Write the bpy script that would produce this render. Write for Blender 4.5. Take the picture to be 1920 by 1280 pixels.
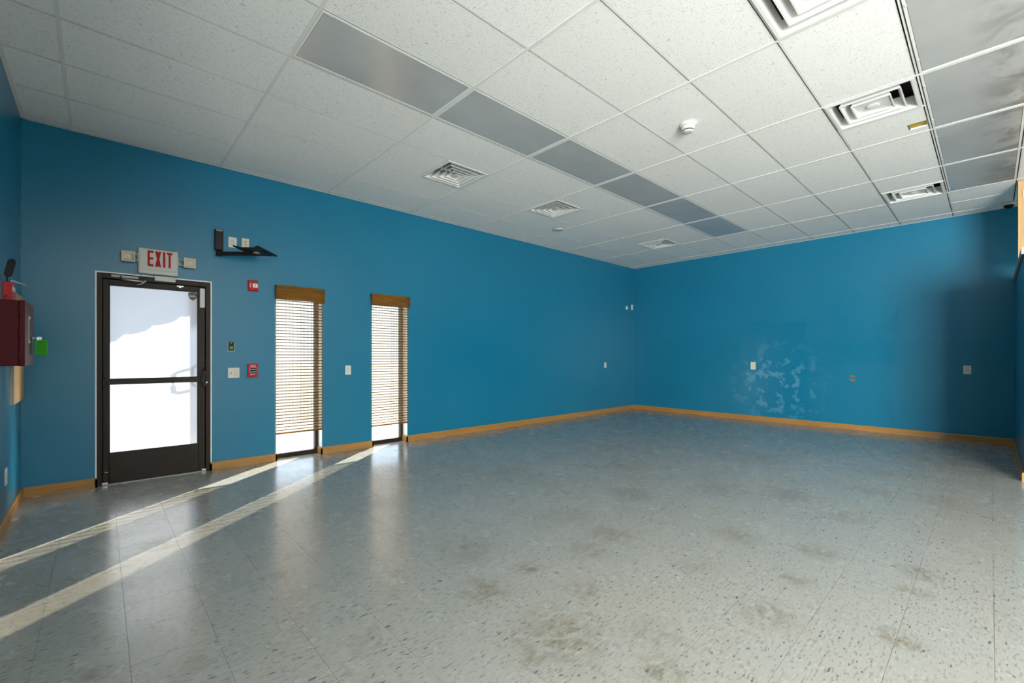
import bpy, bmesh, math, random
from mathutils import Vector, Matrix

random.seed(7)
for o in list(bpy.data.objects):
    bpy.data.objects.remove(o)
scene = bpy.context.scene
COL = scene.collection

# ------------------------------------------------------------------ camera
CX, HY, FPX, YAW, CAM_H = 947.0, 667.9, 831.5, 0.8305, 1.2961
cam_data = bpy.data.cameras.new('camera')
cam = bpy.data.objects.new('camera', cam_data)
COL.objects.link(cam)
cam.location = (0, 0, CAM_H)
cam.rotation_euler = (math.pi / 2, 0, YAW - math.pi / 2)
cam_data.sensor_fit = 'HORIZONTAL'
cam_data.sensor_width = 36.0
cam_data.lens = FPX / 1920 * 36.0
cam_data.shift_x = (960 - CX) / 1920
cam_data.shift_y = (HY - 640) / 1920
cam_data.clip_start = 0.02
cam_data.clip_end = 400
scene.camera = cam

# ------------------------------------------------------------------ light
scene.view_settings.view_transform = 'Standard'
scene.view_settings.look = 'None'
scene.view_settings.gamma = 1.0
scene.view_settings.use_curve_mapping = False
scene.view_settings.exposure = 0.82

world = bpy.data.worlds.new('sky')
scene.world = world
world.use_nodes = True
wn = world.node_tree.nodes
bg = wn.get('Background')
bg.inputs['Color'].default_value = (0.72, 0.84, 1.0, 1)
bg.inputs['Strength'].default_value = 1.9

SUN_EL = math.atan(0.281)
SUN_XY = Vector((-0.770, -0.638)).normalized()
sd = bpy.data.lights.new('sun_offscreen', 'SUN')
sd.energy = 23.0
sd.color = (1.0, 0.93, 0.82)
sd.angle = math.radians(0.53)
sun = bpy.data.objects.new('sun_offscreen', sd)
COL.objects.link(sun)
sun_dir = Vector((SUN_XY.x * math.cos(SUN_EL), SUN_XY.y * math.cos(SUN_EL), -math.sin(SUN_EL)))
sun.rotation_euler = sun_dir.to_track_quat('-Z', 'Y').to_euler()
sun.location = (6, 12, 5)

# fill daylight added for the unseen open side behind the camera (it lights the tan panel, the door wall and the far wall)
def area(name, loc, direction, sx, sy, power, color):
    l = bpy.data.lights.new(name, 'AREA')
    l.shape = 'RECTANGLE'; l.size = sx; l.size_y = sy
    l.energy = power; l.color = color
    o = bpy.data.objects.new(name, l); COL.objects.link(o)
    o.location = loc
    o.rotation_euler = Vector(direction).to_track_quat('-Z', 'Z').to_euler()
    return o
area('added_daylight_offscreen', (-0.85, -3.5, 1.74), (1, 0, 0), 5.0, 2.7, 1700, (1.0, 0.965, 0.92))

# ------------------------------------------------------------------ room dimensions (metres)
YL = 5.98            # door wall
XB = 9.829           # far wall
XF = -0.5334         # end wall with the alarm panel
YR = -0.2376         # low partition on the right
YS = -8.0            # unseen open side
HC = 3.4718          # suspended ceiling
GX0, GY0 = -0.1999, 5.8734
WT = 0.22

# ------------------------------------------------------------------ helpers
def new_mat(name):
    m = bpy.data.materials.new(name); m.use_nodes = True
    nt = m.node_tree
    return m, nt, nt.nodes.get('Principled BSDF'), nt.nodes.get('Material Output')

def plain(name, col, rough=0.5, metal=0.0, spec=0.5, noise=0.0, nscale=20.0):
    m, nt, b, out = new_mat(name)
    b.inputs['Roughness'].default_value = rough
    b.inputs['Metallic'].default_value = metal
    b.inputs['Specular IOR Level'].default_value = spec
    b.inputs['Base Color'].default_value = (*col, 1)
    if noise:
        pos = nt.nodes.new('ShaderNodeNewGeometry')
        n = nt.nodes.new('ShaderNodeTexNoise'); n.inputs['Scale'].default_value = nscale
        n.inputs['Detail'].default_value = 4
        nt.links.new(pos.outputs['Position'], n.inputs['Vector'])
        r = nt.nodes.new('ShaderNodeMapRange')
        r.inputs['To Min'].default_value = 1 - noise; r.inputs['To Max'].default_value = 1 + noise
        r.inputs['From Min'].default_value = 0.3; r.inputs['From Max'].default_value = 0.7
        nt.links.new(n.outputs['Fac'], r.inputs['Value'])
        mx = nt.nodes.new('ShaderNodeVectorMath'); mx.operation = 'SCALE'
        mx.inputs[0].default_value = col
        nt.links.new(r.outputs['Result'], mx.inputs['Scale'])
        nt.links.new(mx.outputs['Vector'], b.inputs['Base Color'])
    return m

class NB:
    """small node-building helper"""
    def __init__(self, nt): self.nt = nt
    def n(self, t, **kw):
        x = self.nt.nodes.new(t)
        for k, v in kw.items(): setattr(x, k, v)
        return x
    def link(self, a, b): self.nt.links.new(a, b)
    def setin(self, sock, v):
        if hasattr(v, 'links') or hasattr(v, 'is_linked'): self.link(v, sock)
        else: sock.default_value = v
    def math(self, op, a, b=None, c=None, clamp=False):
        x = self.n('ShaderNodeMath', operation=op); x.use_clamp = clamp
        self.setin(x.inputs[0], a)
        if b is not None: self.setin(x.inputs[1], b)
        if c is not None: self.setin(x.inputs[2], c)
        return x.outputs[0]
    def vmath(self, op, a, b=None, scale=None):
        x = self.n('ShaderNodeVectorMath', operation=op)
        self.setin(x.inputs[0], a)
        if b is not None: self.setin(x.inputs[1], b)
        if scale is not None: self.setin(x.inputs['Scale'], scale)
        return x.outputs['Value'] if op in ('LENGTH', 'DISTANCE', 'DOT_PRODUCT') else x.outputs[0]
    def pos(self): return self.n('ShaderNodeNewGeometry').outputs['Position']
    def noise(self, vec, scale, detail=3, rough=0.55, dist=0.0):
        x = self.n('ShaderNodeTexNoise')
        self.setin(x.inputs['Vector'], vec)
        x.inputs['Scale'].default_value = scale; x.inputs['Detail'].default_value = detail
        x.inputs['Roughness'].default_value = rough; x.inputs['Distortion'].default_value = dist
        return x.outputs['Fac']
    def rng(self, v, a, b, c=0.0, d=1.0):
        x = self.n('ShaderNodeMapRange'); x.clamp = True
        self.setin(x.inputs['Value'], v)
        x.inputs['From Min'].default_value = a; x.inputs['From Max'].default_value = b
        x.inputs['To Min'].default_value = c; x.inputs['To Max'].default_value = d
        return x.outputs['Result']
    def mix(self, fac, a, b):
        x = self.n('ShaderNodeMix', data_type='RGBA')
        self.setin(x.inputs[0], fac)
        self.setin(x.inputs[6], a if not isinstance(a, tuple) else (*a, 1))
        self.setin(x.inputs[7], b if not isinstance(b, tuple) else (*b, 1))
        return x.outputs[2]
    def bump(self, h, strength, dist, bsdf):
        x = self.n('ShaderNodeBump'); x.inputs['Strength'].default_value = strength
        x.inputs['Distance'].default_value = dist
        self.link(h, x.inputs['Height']); self.link(x.outputs[0], bsdf.inputs['Normal'])

def blue_paint(name, patches=()):
    """semi-gloss blue wall paint, slightly uneven from touch-ups. patches: (y0,y1,z0,z1,amount) on the far wall"""
    m, nt, b, out = new_mat(name); q = NB(nt)
    p = q.pos()
    big = q.noise(p, 0.9, 3, 0.5)
    blot = q.noise(p, 2.6, 4, 0.6, 0.4)
    c = q.mix(q.rng(big, 0.35, 0.65), (0.006, 0.155, 0.272), (0.009, 0.163, 0.282))
    c = q.mix(q.rng(blot, 0.42, 0.75, 0, 0.4), c, (0.004, 0.158, 0.262))
    rough = q.rng(big, 0.3, 0.7, 0.29, 0.32)
    if patches:
        sx = q.n('ShaderNodeSeparateXYZ'); q.link(p, sx.inputs[0])
        wob = q.math('MULTIPLY', q.math('SUBTRACT', q.noise(p, 7.0, 3), 0.5), 0.10)
        yy = q.math('ADD', sx.outputs[1], wob); zz = q.math('ADD', sx.outputs[2], wob)
        for y0, y1, z0, z1, amt, kind in patches:
            fy = q.math('MULTIPLY', q.rng(yy, y0 - .05, y0 + .05), q.rng(yy, y1 - .05, y1 + .05, 1, 0))
            fz = q.math('MULTIPLY', q.rng(zz, z0 - .02, z0 + .02), q.rng(zz, z1 - .05, z1 + .05, 1, 0))
            f = q.math('MULTIPLY', q.math('MULTIPLY', fy, fz), amt)
            if kind == 'pale': rough = q.math('SUBTRACT', rough, q.math('MULTIPLY', f, 0.16))    # glossier touch-up, same colour
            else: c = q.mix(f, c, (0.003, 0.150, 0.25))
        # scuffs near the outlet
        d = q.vmath('DISTANCE', p, (XB, 2.85, 0.75))
        near = q.rng(d, 0.35, 0.95, 1, 0)
        sc = q.math('MULTIPLY', q.rng(q.noise(p, 5.0, 5, .65), 0.53, 0.60, 0, 0.45), near)
        c = q.mix(sc, c, (0.15, 0.36, 0.50))
        dk = q.math('MULTIPLY', q.rng(q.noise(p, 17.0, 2, .5), 0.68, 0.72, 0, 0.6), near)
        c = q.mix(dk, c, (0.01, 0.10, 0.20))
    q.link(c, b.inputs['Base Color'])
    q.link(rough, b.inputs['Roughness'])
    b.inputs['Specular IOR Level'].default_value = 0.45
    return m

def wood(name, c1, c2, axis=0, rough=0.38):
    m, nt, b, out = new_mat(name); q = NB(nt)
    sc = [30.0, 30.0, 30.0]; sc[axis] = 1.6
    v = q.vmath('MULTIPLY', q.pos(), tuple(sc))
    g = q.noise(v, 1.0, 5, 0.6, 0.6)
    q.link(q.mix(q.rng(g, 0.3, 0.7), c1, c2), b.inputs['Base Color'])
    b.inputs['Roughness'].default_value = rough
    q.bump(g, 0.08, 0.002, b)
    return m

def box_data(x0, x1, y0, y1, z0, z1):
    v = [(x0, y0, z0), (x1, y0, z0), (x1, y1, z0), (x0, y1, z0), (x0, y0, z1), (x1, y0, z1), (x1, y1, z1), (x0, y1, z1)]
    f = [(0, 3, 2, 1), (4, 5, 6, 7), (0, 1, 5, 4), (1, 2, 6, 5), (2, 3, 7, 6), (3, 0, 4, 7)]
    return v, f

class MB:
    """collects shapes; build() links them as one mesh object"""
    def __init__(self): self.v = []; self.f = []; self.smooth = set()
    def add(self, v, f, smooth=False):
        o = len(self.v); self.v += [tuple(p) for p in v]
        for q in f:
            if smooth: self.smooth.add(len(self.f))
            self.f.append(tuple(i + o for i in q))
        return self
    def box(self, x0, x1, y0, y1, z0, z1):
        x0, x1 = min(x0, x1), max(x0, x1); y0, y1 = min(y0, y1), max(y0, y1); z0, z1 = min(z0, z1), max(z0, z1)
        return self.add(*box_data(x0, x1, y0, y1, z0, z1))
    def obox(self, center, axes, half):
        c = Vector(center); ax = [Vector(a).normalized() for a in axes]
        v, f = box_data(-half[0], half[0], -half[1], half[1], -half[2], half[2])
        return self.add([c + ax[0] * p[0] + ax[1] * p[1] + ax[2] * p[2] for p in v], f)
    def tube(self, pts, r, n=8, cap=True):
        pts = [Vector(p) for p in pts]; rings = []
        up = Vector((0, 0, 1))
        for i, p in enumerate(pts):
            t = (pts[min(i + 1, len(pts) - 1)] - pts[max(i - 1, 0)]).normalized()
            a = t.cross(up)
            if a.length < 1e-3: a = t.cross(Vector((1, 0, 0)))
            a.normalize(); b = t.cross(a).normalized()
            rr = r[i] if isinstance(r, (list, tuple)) else r
            rings.append([p + (a * math.cos(2 * math.pi * k / n) + b * math.sin(2 * math.pi * k / n)) * rr for k in range(n)])
        v = [q for ring in rings for q in ring]; f = []
        for i in range(len(pts) - 1):
            for k in range(n):
                f.append((i * n + k, i * n + (k + 1) % n, (i + 1) * n + (k + 1) % n, (i + 1) * n + k))
        self.add(v, f, True)
        if cap:
            o = len(self.v) - len(v)
            self.f.append(tuple(o + k for k in range(n))[::-1]); self.f.append(tuple(o + (len(pts) - 1) * n + k for k in range(n)))
        return self
    def lathe(self, c, prof, n=24, axis='z', smooth=True):
        """prof: (radius, height) pairs; axis z (down negative heights) or y"""
        v = []; f = []
        for r, h in prof:
            for k in range(n):
                a = 2 * math.pi * k / n
                if axis == 'z': v.append((c[0] + r * math.cos(a), c[1] + r * math.sin(a), c[2] + h))
                else: v.append((c[0] + r * math.cos(a), c[1] + h, c[2] + r * math.sin(a)))
        for i in range(len(prof) - 1):
            for k in range(n):
                f.append((i * n + k, i * n + (k + 1) % n, (i + 1) * n + (k + 1) % n, (i + 1) * n + k))
        f.append(tuple(range(n))[::-1]); f.append(tuple((len(prof) - 1) * n + k for k in range(n)))
        return self.add(v, f, smooth)
    def prism(self, poly, mapf, t0, t1):
        """extrude a 2-D polygon: mapf(u, v, t) -> point"""
        n = len(poly)
        v = [mapf(u, w, t0) for u, w in poly] + [mapf(u, w, t1) for u, w in poly]
        f = [tuple(range(n))[::-1], tuple(range(n, 2 * n))] + [(k, (k + 1) % n, n + (k + 1) % n, n + k) for k in range(n)]
        return self.add(v, f)
    def mesh(self, name):
        me = bpy.data.meshes.new(name)
        me.from_pydata(self.v, [], self.f)
        bm = bmesh.new(); bm.from_mesh(me)
        bmesh.ops.recalc_face_normals(bm, faces=bm.faces)
        bm.to_mesh(me); bm.free()
        if self.smooth:
            for i in self.smooth: me.polygons[i].use_smooth = True
        return me
    def build(self, name, mat, parent=None, bevel=0.0, seg=2):
        me = self.mesh(name)
        if bevel:
            bm = bmesh.new(); bm.from_mesh(me)
            bmesh.ops.remove_doubles(bm, verts=bm.verts, dist=1e-6)
            es = [e for e in bm.edges if len(e.link_faces) == 2 and e.calc_face_angle(0) > 0.6]
            bmesh.ops.bevel(bm, geom=es, offset=bevel, segments=seg, profile=0.5, affect='EDGES', clamp_overlap=True)
            bm.to_mesh(me); bm.free()
        me.materials.append(mat)
        return link_mesh(name, me, parent)

def link_mesh(name, me, parent=None, loc=(0, 0, 0)):
    o = bpy.data.objects.new(name, me); COL.objects.link(o)
    o.location = loc
    if parent: attach(o, parent)
    return o

def attach(o, parent):
    o.parent = parent
    o.matrix_parent_inverse = Matrix.Translation(-world_loc(parent))

def world_loc(o):
    l = Vector(o.location)
    if o.parent: l = world_loc(o.parent) + o.matrix_parent_inverse.translation + l
    return l

def empty(name, loc):
    o = bpy.data.objects.new(name, None); COL.objects.link(o); o.location = loc
    o.empty_display_size = 0.1
    return o

def tag(o, label, cat, group=None):
    o['label'] = label; o['category'] = cat
    if group: o['group'] = group
    return o

def struct(o, label=None, cat=None):
    o['kind'] = 'structure'
    if label: o['label'] = label
    if cat: o['category'] = cat
    return o

def text_mesh(body, size, mat, name, parent, matrix, sx=1.0, extrude=0.0006):
    cu = bpy.data.curves.new(name, 'FONT'); cu.body = body; cu.size = size
    cu.align_x = 'CENTER'; cu.align_y = 'CENTER'; cu.extrude = extrude; cu.resolution_u = 3
    t = bpy.data.objects.new(name, cu); COL.objects.link(t)
    bpy.context.view_layer.update()
    me = bpy.data.meshes.new_from_object(t.evaluated_get(bpy.context.evaluated_depsgraph_get()))
    bpy.data.objects.remove(t); bpy.data.curves.remove(cu)
    me.transform(matrix @ Matrix.Diagonal((sx, 1, 1, 1)))
    me.materials.clear(); me.materials.append(mat)
    me.name = name
    return link_mesh(name, me, parent)

# text on the door wall: letters face -Y, read along +X
def on_left_wall(x, y, z): return Matrix.Translation((x, y, z)) @ Matrix.Rotation(math.pi / 2, 4, 'X')

# ------------------------------------------------------------------ materials
M = {}
M['blue'] = blue_paint('blue_wall_paint')
M['blue_far'] = blue_paint('blue_wall_paint_patched', [
    (2.35, 3.50, 0.0, 1.95, 0.5, 'pale'), (2.30, 4.40, 0.0, 1.12, 0.32, 'pale'), (1.1, 2.5, 0.0, 1.55, 0.22, 'pale'),
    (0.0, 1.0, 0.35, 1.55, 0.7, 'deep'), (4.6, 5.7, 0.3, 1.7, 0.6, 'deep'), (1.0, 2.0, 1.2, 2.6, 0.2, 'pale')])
M['wood'] = wood('golden_oak_trim', (0.32, 0.15, 0.034), (0.42, 0.21, 0.055), 0)
M['wood_y'] = wood('golden_oak_trim_cross', (0.32, 0.15, 0.034), (0.42, 0.21, 0.055), 1)
M['tanboard'] = wood('tan_plywood', (0.44, 0.26, 0.10), (0.54, 0.33, 0.14), 2, 0.5)
M['bronze'] = plain('dark_bronze_aluminium', (0.019, 0.012, 0.0085), 0.45, 0.2, 0.28, 0.08, 9)
M['steel'] = plain('brushed_steel', (0.55, 0.54, 0.52), 0.32, 1.0)
M['zinc'] = plain('dull_zinc', (0.30, 0.30, 0.295), 0.5, 0.6)
M['black'] = plain('black_powder_coat', (0.009, 0.009, 0.010), 0.5, 0, 0.3)
M['plenum'] = plain('plenum_grey_deck', (0.22, 0.22, 0.21), 0.9, 0, 0.1)
M['white_trim'] = plain('white_trim_paint', (0.82, 0.81, 0.78), 0.45)
M['white_plastic'] = plain('white_plastic', (0.62, 0.61, 0.565), 0.45, 0, 0.3)
M['ivory_plastic'] = plain('ivory_plastic', (0.62, 0.56, 0.44), 0.45, 0, 0.3)
M['sign_face'] = plain('sign_face_white', (0.58, 0.565, 0.52), 0.5, 0, 0.3)
M['red_letter'] = plain('red_lettering', (0.42, 0.010, 0.008), 0.6, 0, 0.2)
M['red_device'] = plain('fire_red_plastic', (0.45, 0.006, 0.008), 0.4, 0, 0.3)
M['red_panel'] = plain('maroon_red_enamel', (0.075, 0.002, 0.006), 0.5, 0, 0.2, 0.10, 30)
M['lens_clear'] = plain('strobe_lens', (0.75, 0.76, 0.76), 0.15)
M['green_btn'] = plain('green_push_button', (0.004, 0.22, 0.035), 0.3)
M['green_tag'] = plain('green_card_tag', (0.05, 0.46, 0.035), 0.55)
M['green_ink'] = plain('dark_green_print', (0.01, 0.14, 0.012), 0.6)
M['metal_white'] = plain('white_enamelled_metal', (0.80, 0.80, 0.77), 0.4)
M['tee'] = plain('ceiling_tee_white', (0.74, 0.74, 0.715), 0.8, 0, 0.12)
M['ghost'] = plain('slot_grey', (0.25, 0.24, 0.22), 0.6)
M['insulation'] = plain('yellow_insulation', (0.50, 0.36, 0.06), 0.9, 0, 0.2, 0.35, 60)
M['torn'] = plain('torn_brown_paper', (0.20, 0.145, 0.09), 0.85, 0, 0.2, 0.2, 80)
M['badge'] = plain('bronze_badge', (0.10, 0.07, 0.05), 0.5, 0.1)
M['grey_slab'] = plain('grey_screed', (0.11, 0.11, 0.105), 0.85)
M['plaster'] = plain('plaster_white', (0.7, 0.7, 0.68), 0.7)

def floor_mat():
    m, nt, b, out = new_mat('grey_vinyl_tile'); q = NB(nt)
    p = q.pos()
    # slight tone change from tile to tile
    cell = q.vmath('FLOOR', q.vmath('SCALE', q.vmath('SUBTRACT', p, (0.094, -0.012, 0)), scale=1 / 0.3048))
    wnz = q.n('ShaderNodeTexWhiteNoise', noise_dimensions='2D'); q.link(cell, wnz.inputs['Vector'])
    base = q.mix(wnz.outputs['Value'], (0.300, 0.296, 0.276), (0.318, 0.314, 0.293))
    base = q.mix(q.rng(q.noise(p, 1.1, 4, .6), 0.35, 0.7), base, (0.31, 0.297, 0.260))
    # marbling: short streaks and chips running along the room
    st = q.vmath('MULTIPLY', p, (26.0, 90.0, 1.0))
    s1 = q.noise(st, 1.0, 2, 0.5)
    base = q.mix(q.rng(s1, 0.57, 0.64, 0, 0.6), base, (0.15, 0.15, 0.145))
    base = q.mix(q.rng(s1, 0.30, 0.38, 0.4, 0.0), base, (0.44, 0.44, 0.42))
    st2 = q.vmath('MULTIPLY', q.vmath('ADD', p, (3.1, 7.7, 0)), (20.0, 62.0, 1.0))
    s2 = q.noise(st2, 1.0, 1, 0.4)
    base = q.mix(q.rng(s2, 0.69, 0.72, 0, 0.8), base, (0.055, 0.055, 0.06))
    # brown worn stains where furniture stood
    blobs = [(1.934, 1.909, .11, .8), (1.571, 1.904, .20, .65), (1.987, 1.524, .13, .55), (1.581, 1.351, .30, .6), (1.83, 2.359, .28, .5),
             (3.384, 3.633, .45, .4), (2.732, 2.336, .3, .35), (3.713, 2.285, .3, .5), (2.774, 1.861, .22, .6), (2.412, 1.828, .2, .4),
             (4.502, 1.794, .32, .55), (3.422, 1.269, .24, .65), (2.715, 1.242, .16, .4), (3.5, 0.779, .17, .7), (2.988, 0.769, .11, .65),
             (4.443, 0.773, .2, .5), (3.614, 0.284, .13, .85), (3.306, 0.281, .10, .7), (2.702, 0.275, .12, .85), (1.716, 0.919, .12, .7),
             (5.548, 0.296, .25, .5), (5.476, 0.788, .25, .55), (6.513, 0.774, .35, .4), (2.486, 0.756, .2, .5), (1.383, 1.333, .12, .55),
             (0.805, 2.85, .10, .7), (-0.012, 2.455, .09, .6), (0.303, 2.253, .10, .5), (4.756, 1.267, .3, .5), (1.873, 3.653, .3, .3),
             (0.306, 3.866, .18, .3), (1.893, 1.067, .2, .4), (4.6, 2.9, .4, .3), (6.2, 2.0, .5, .35), (0.9, 1.9, .1, .4), (5.3, 3.6, .5, .25)]
    tot = None
    for bx, by, br, amt in blobs:
        d = q.vmath('DISTANCE', p, (bx, by, 0.0))
        f = q.rng(d, br * 0.15, br, amt, 0.0)
        tot = f if tot is None else q.math('MAXIMUM', tot, f)
    grime = q.noise(q.vmath('MULTIPLY', p, (14.0, 22.0, 1.0)), 1.0, 5, 0.7)
    fac = q.math('MULTIPLY', tot, q.rng(grime, 0.42, 0.58), clamp=True)
    base = q.mix(fac, base, (0.125, 0.09, 0.04))
    # a faint dirt film
    base = q.mix(q.rng(q.noise(q.vmath('MULTIPLY', p, (5.0, 9.0, 1)), 1.0, 6, .75), 0.55, 0.8, 0, 0.4), base, (0.27, 0.25, 0.19))
    # dark scuffs
    sc = q.noise(q.vmath('MULTIPLY', p, (7.0, 5.0, 1)), 1.0, 2, 0.5, 1.5)
    base = q.mix(q.rng(sc, 0.745, 0.76, 0, 0.7), base, (0.06, 0.055, 0.05))
    q.link(base, b.inputs['Base Color'])
    rg = q.rng(q.noise(p, 3.0, 5, .65), 0.3, 0.7, 0.20, 0.32)
    q.link(q.math('ADD', rg, q.math('MULTIPLY', fac, 0.25)), b.inputs['Roughness'])
    b.inputs['Specular IOR Level'].default_value = 0.5
    b.inputs['Coat Weight'].default_value = 0.35
    b.inputs['Coat Roughness'].default_value = 0.14
    q.bump(q.noise(p, 35, 3), 0.03, 0.002, b)
    return m
M['floor'] = floor_mat()

def tile_mat():
    m, nt, b, out = new_mat('fissured_ceiling_board'); q = NB(nt)
    p = q.pos()
    cell = q.n('ShaderNodeObjectInfo').outputs['Random']
    base = q.mix(cell, (0.86, 0.855, 0.83), (0.89, 0.885, 0.865))
    pin = q.noise(p, 95, 2, 0.6)
    f1 = q.rng(pin, 0.61, 0.67, 0, 0.55)
    fis = q.noise(p, 48, 3, 0.6, 1.2)
    f2 = q.rng(fis, 0.635, 0.68, 0, 0.65)
    c = q.mix(f1, base, (0.40, 0.39, 0.36)); c = q.mix(f2, c, (0.34, 0.33, 0.30))
    # water stain on the board edge by the far wall
    d = q.vmath('DISTANCE', q.vmath('MULTIPLY', p, (3.0, 1.0, 1.0)), (9.57 * 3, 0.92, HC))
    c = q.mix(q.math('MULTIPLY', q.rng(d, 0.06, 0.16, 1, 0), q.rng(q.noise(p, 25, 3), .35, .5)), c, (0.30, 0.18, 0.06))
    q.link(c, b.inputs['Base Color'])
    b.inputs['Roughness'].default_value = 0.9
    b.inputs['Specular IOR Level'].default_value = 0.15
    q.bump(q.math('ADD', f1, f2), -0.12, 0.002, b)
    return m
M['tile'] = tile_mat()

def diffuser_lens(name, dirty):
    m, nt, b, out = new_mat(name); q = NB(nt)
    p = q.pos()
    n = q.noise(p, 2.2, 3)
    c = q.mix(q.rng(n, .35, .65), (0.46, 0.46, 0.45), (0.52, 0.52, 0.51))
    if dirty:
        sx = q.n('ShaderNodeSeparateXYZ'); q.link(p, sx.inputs[0])
        e = q.math('MULTIPLY', q.rng(sx.outputs[1], 0.12, -0.22), q.rng(q.noise(p, 4.5, 4, .6, .8), .4, .62))
        c = q.mix(q.math('MULTIPLY', e, 0.75), c, (0.12, 0.09, 0.06))
    q.link(c, b.inputs['Base Color'])
    b.inputs['Roughness'].default_value = 0.30
    b.inputs['Coat Weight'].default_value = 0.6
    b.inputs['Coat Roughness'].default_value = 0.2
    b.inputs['Specular IOR Level'].default_value = 0.5
    ck = q.n('ShaderNodeTexVoronoi'); ck.inputs['Scale'].default_value = 140
    q.link(p, ck.inputs['Vector'])
    q.bump(ck.outputs['Distance'], 0.10, 0.002, b)
    return m
M['lens'] = diffuser_lens('prismatic_lens_grey', False)
M['lens_dirty'] = diffuser_lens('prismatic_lens_stained', True)

def clear_glass():
    m, nt, b, out = new_mat('clear_glass'); q = NB(nt)
    nt.nodes.remove(b)
    t = q.n('ShaderNodeBsdfTransparent'); t.inputs['Color'].default_value = (0.95, 0.97, 0.96, 1)
    g = q.n('ShaderNodeBsdfGlossy'); g.inputs['Roughness'].default_value = 0.02
    mx = q.n('ShaderNodeMixShader'); mx.inputs[0].default_value = 0.05
    q.link(t.outputs[0], mx.inputs[1]); q.link(g.outputs[0], mx.inputs[2]); q.link(mx.outputs[0], out.inputs[0])
    return m
M['glass'] = clear_glass()

def frosted():
    m, nt, b, out = new_mat('white_frosted_film'); q = NB(nt)
    nt.nodes.remove(b)
    n = q.noise(q.pos(), 3.0, 3)
    t = q.n('ShaderNodeBsdfTranslucent')
    q.link(q.mix(q.rng(n, .3, .7), (0.31, 0.31, 0.335), (0.335, 0.335, 0.355)), t.inputs['Color'])
    d = q.n('ShaderNodeBsdfDiffuse'); d.inputs['Color'].default_value = (0.75, 0.76, 0.78, 1)
    mx = q.n('ShaderNodeMixShader'); mx.inputs[0].default_value = 0.22
    q.link(t.outputs[0], mx.inputs[1]); q.link(d.outputs[0], mx.inputs[2])
    rf = q.n('ShaderNodeBsdfRefraction'); rf.inputs['Roughness'].default_value = 0.55; rf.inputs['IOR'].default_value = 1.12
    rf.inputs['Color'].default_value = (0.42, 0.41, 0.42, 1)
    m2 = q.n('ShaderNodeMixShader'); m2.inputs[0].default_value = 0.30
    q.link(mx.outputs[0], m2.inputs[1]); q.link(rf.outputs[0], m2.inputs[2])
    q.link(m2.outputs[0], out.inputs[0])
    return m
M['film'] = frosted()

def weave(name, col, trans, openness, k0=.75, k1=1.15):
    m, nt, b, out = new_mat(name); q = NB(nt)
    nt.nodes.remove(b)
    p = q.pos()
    n = q.noise(q.vmath('MULTIPLY', p, (6.0, 30.0, 420.0)), 1.0, 3, .6)
    k = q.rng(n, .3, .7, k0, k1)
    def scaled(c): return q.vmath('SCALE', c, scale=k)
    t = q.n('ShaderNodeBsdfTranslucent'); q.link(scaled(trans), t.inputs['Color'])
    d = q.n('ShaderNodeBsdfDiffuse'); q.link(scaled(col), d.inputs['Color'])
    mx = q.n('ShaderNodeMixShader'); mx.inputs[0].default_value = 0.4
    q.link(t.outputs[0], mx.inputs[1]); q.link(d.outputs[0], mx.inputs[2])
    if openness:
        tr = q.n('ShaderNodeBsdfTransparent'); tr.inputs['Color'].default_value = (1.0, 0.90, 0.76, 1)
        m2 = q.n('ShaderNodeMixShader'); q.link(q.rng(n, .35, .65, openness + .12, openness - .12), m2.inputs[0])
        q.link(mx.outputs[0], m2.inputs[1]); q.link(tr.outputs[0], m2.inputs[2])
        q.link(m2.outputs[0], out.inputs[0])
    else:
        q.link(mx.outputs[0], out.inputs[0])
    return m
M['slat'] = weave('woven_reed_slat', (0.55, 0.37, 0.19), (0.22, 0.15, 0.10), 0.46)
M['reed'] = plain('dark_brown_reed', (0.060, 0.030, 0.014), 0.6)
M['valance'] = weave('woven_bamboo_valance', (0.52, 0.27, 0.065), (0.42, 0.20, 0.04), 0.0, .45, 1.35)
M['concrete'] = plain('pale_concrete', (0.62, 0.58, 0.53), 0.8, 0, 0.3, 0.12, 3)
M['asphalt'] = plain('pale_worn_asphalt', (0.33, 0.33, 0.34), 0.9, 0, 0.3, 0.15, 2)
M['stucco'] = plain('stucco', (0.62, 0.55, 0.46), 0.9, 0, 0.3, 0.1, 20)
M['terracotta'] = plain('terracotta_tile', (0.42, 0.16, 0.08), 0.8, 0, 0.3, 0.2, 12)

# ------------------------------------------------------------------ walls
DX0, DX1, DZ = -0.036, 0.940, 2.146          # door opening
W1 = (1.604, 2.176); W2 = (2.876, 3.452); WZ = 2.10
ZT = HC + 0.35
b = MB()
Y0w, Y1w = YL, YL + WT
b.box(XF - WT, DX0, Y0w, Y1w, 0, ZT)
b.box(DX0, DX1, Y0w, Y1w, DZ, ZT)
b.box(DX1, W1[0], Y0w, Y1w, 0, ZT)
b.box(W1[0], W1[1], Y0w, Y1w, WZ, ZT)
b.box(W1[1], W2[0], Y0w, Y1w, 0, ZT)
b.box(W2[0], W2[1], Y0w, Y1w, WZ, ZT)
b.box(W2[1], XB + WT, Y0w, Y1w, 0, ZT)
wall_left = struct(b.build('wall_left', M['blue']), 'long blue wall with the exit door and two narrow shaded windows', 'wall')
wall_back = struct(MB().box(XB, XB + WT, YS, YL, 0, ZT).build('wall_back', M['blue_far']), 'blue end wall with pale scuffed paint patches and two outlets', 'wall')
FY_0, FY_1, FZ_0, FZ_1 = -6.1, -0.95, 0.30, 3.18      # unseen opening added behind the camera to let the fill daylight in
b = MB()
b.box(XF - WT, XF, FY_1, YL, 0, ZT)
b.box(XF - WT, XF, YS, FY_0, 0, ZT).box(XF - WT, XF, FY_0, FY_1, 0, FZ_0).box(XF - WT, XF, FY_0, FY_1, FZ_1, ZT)
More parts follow.
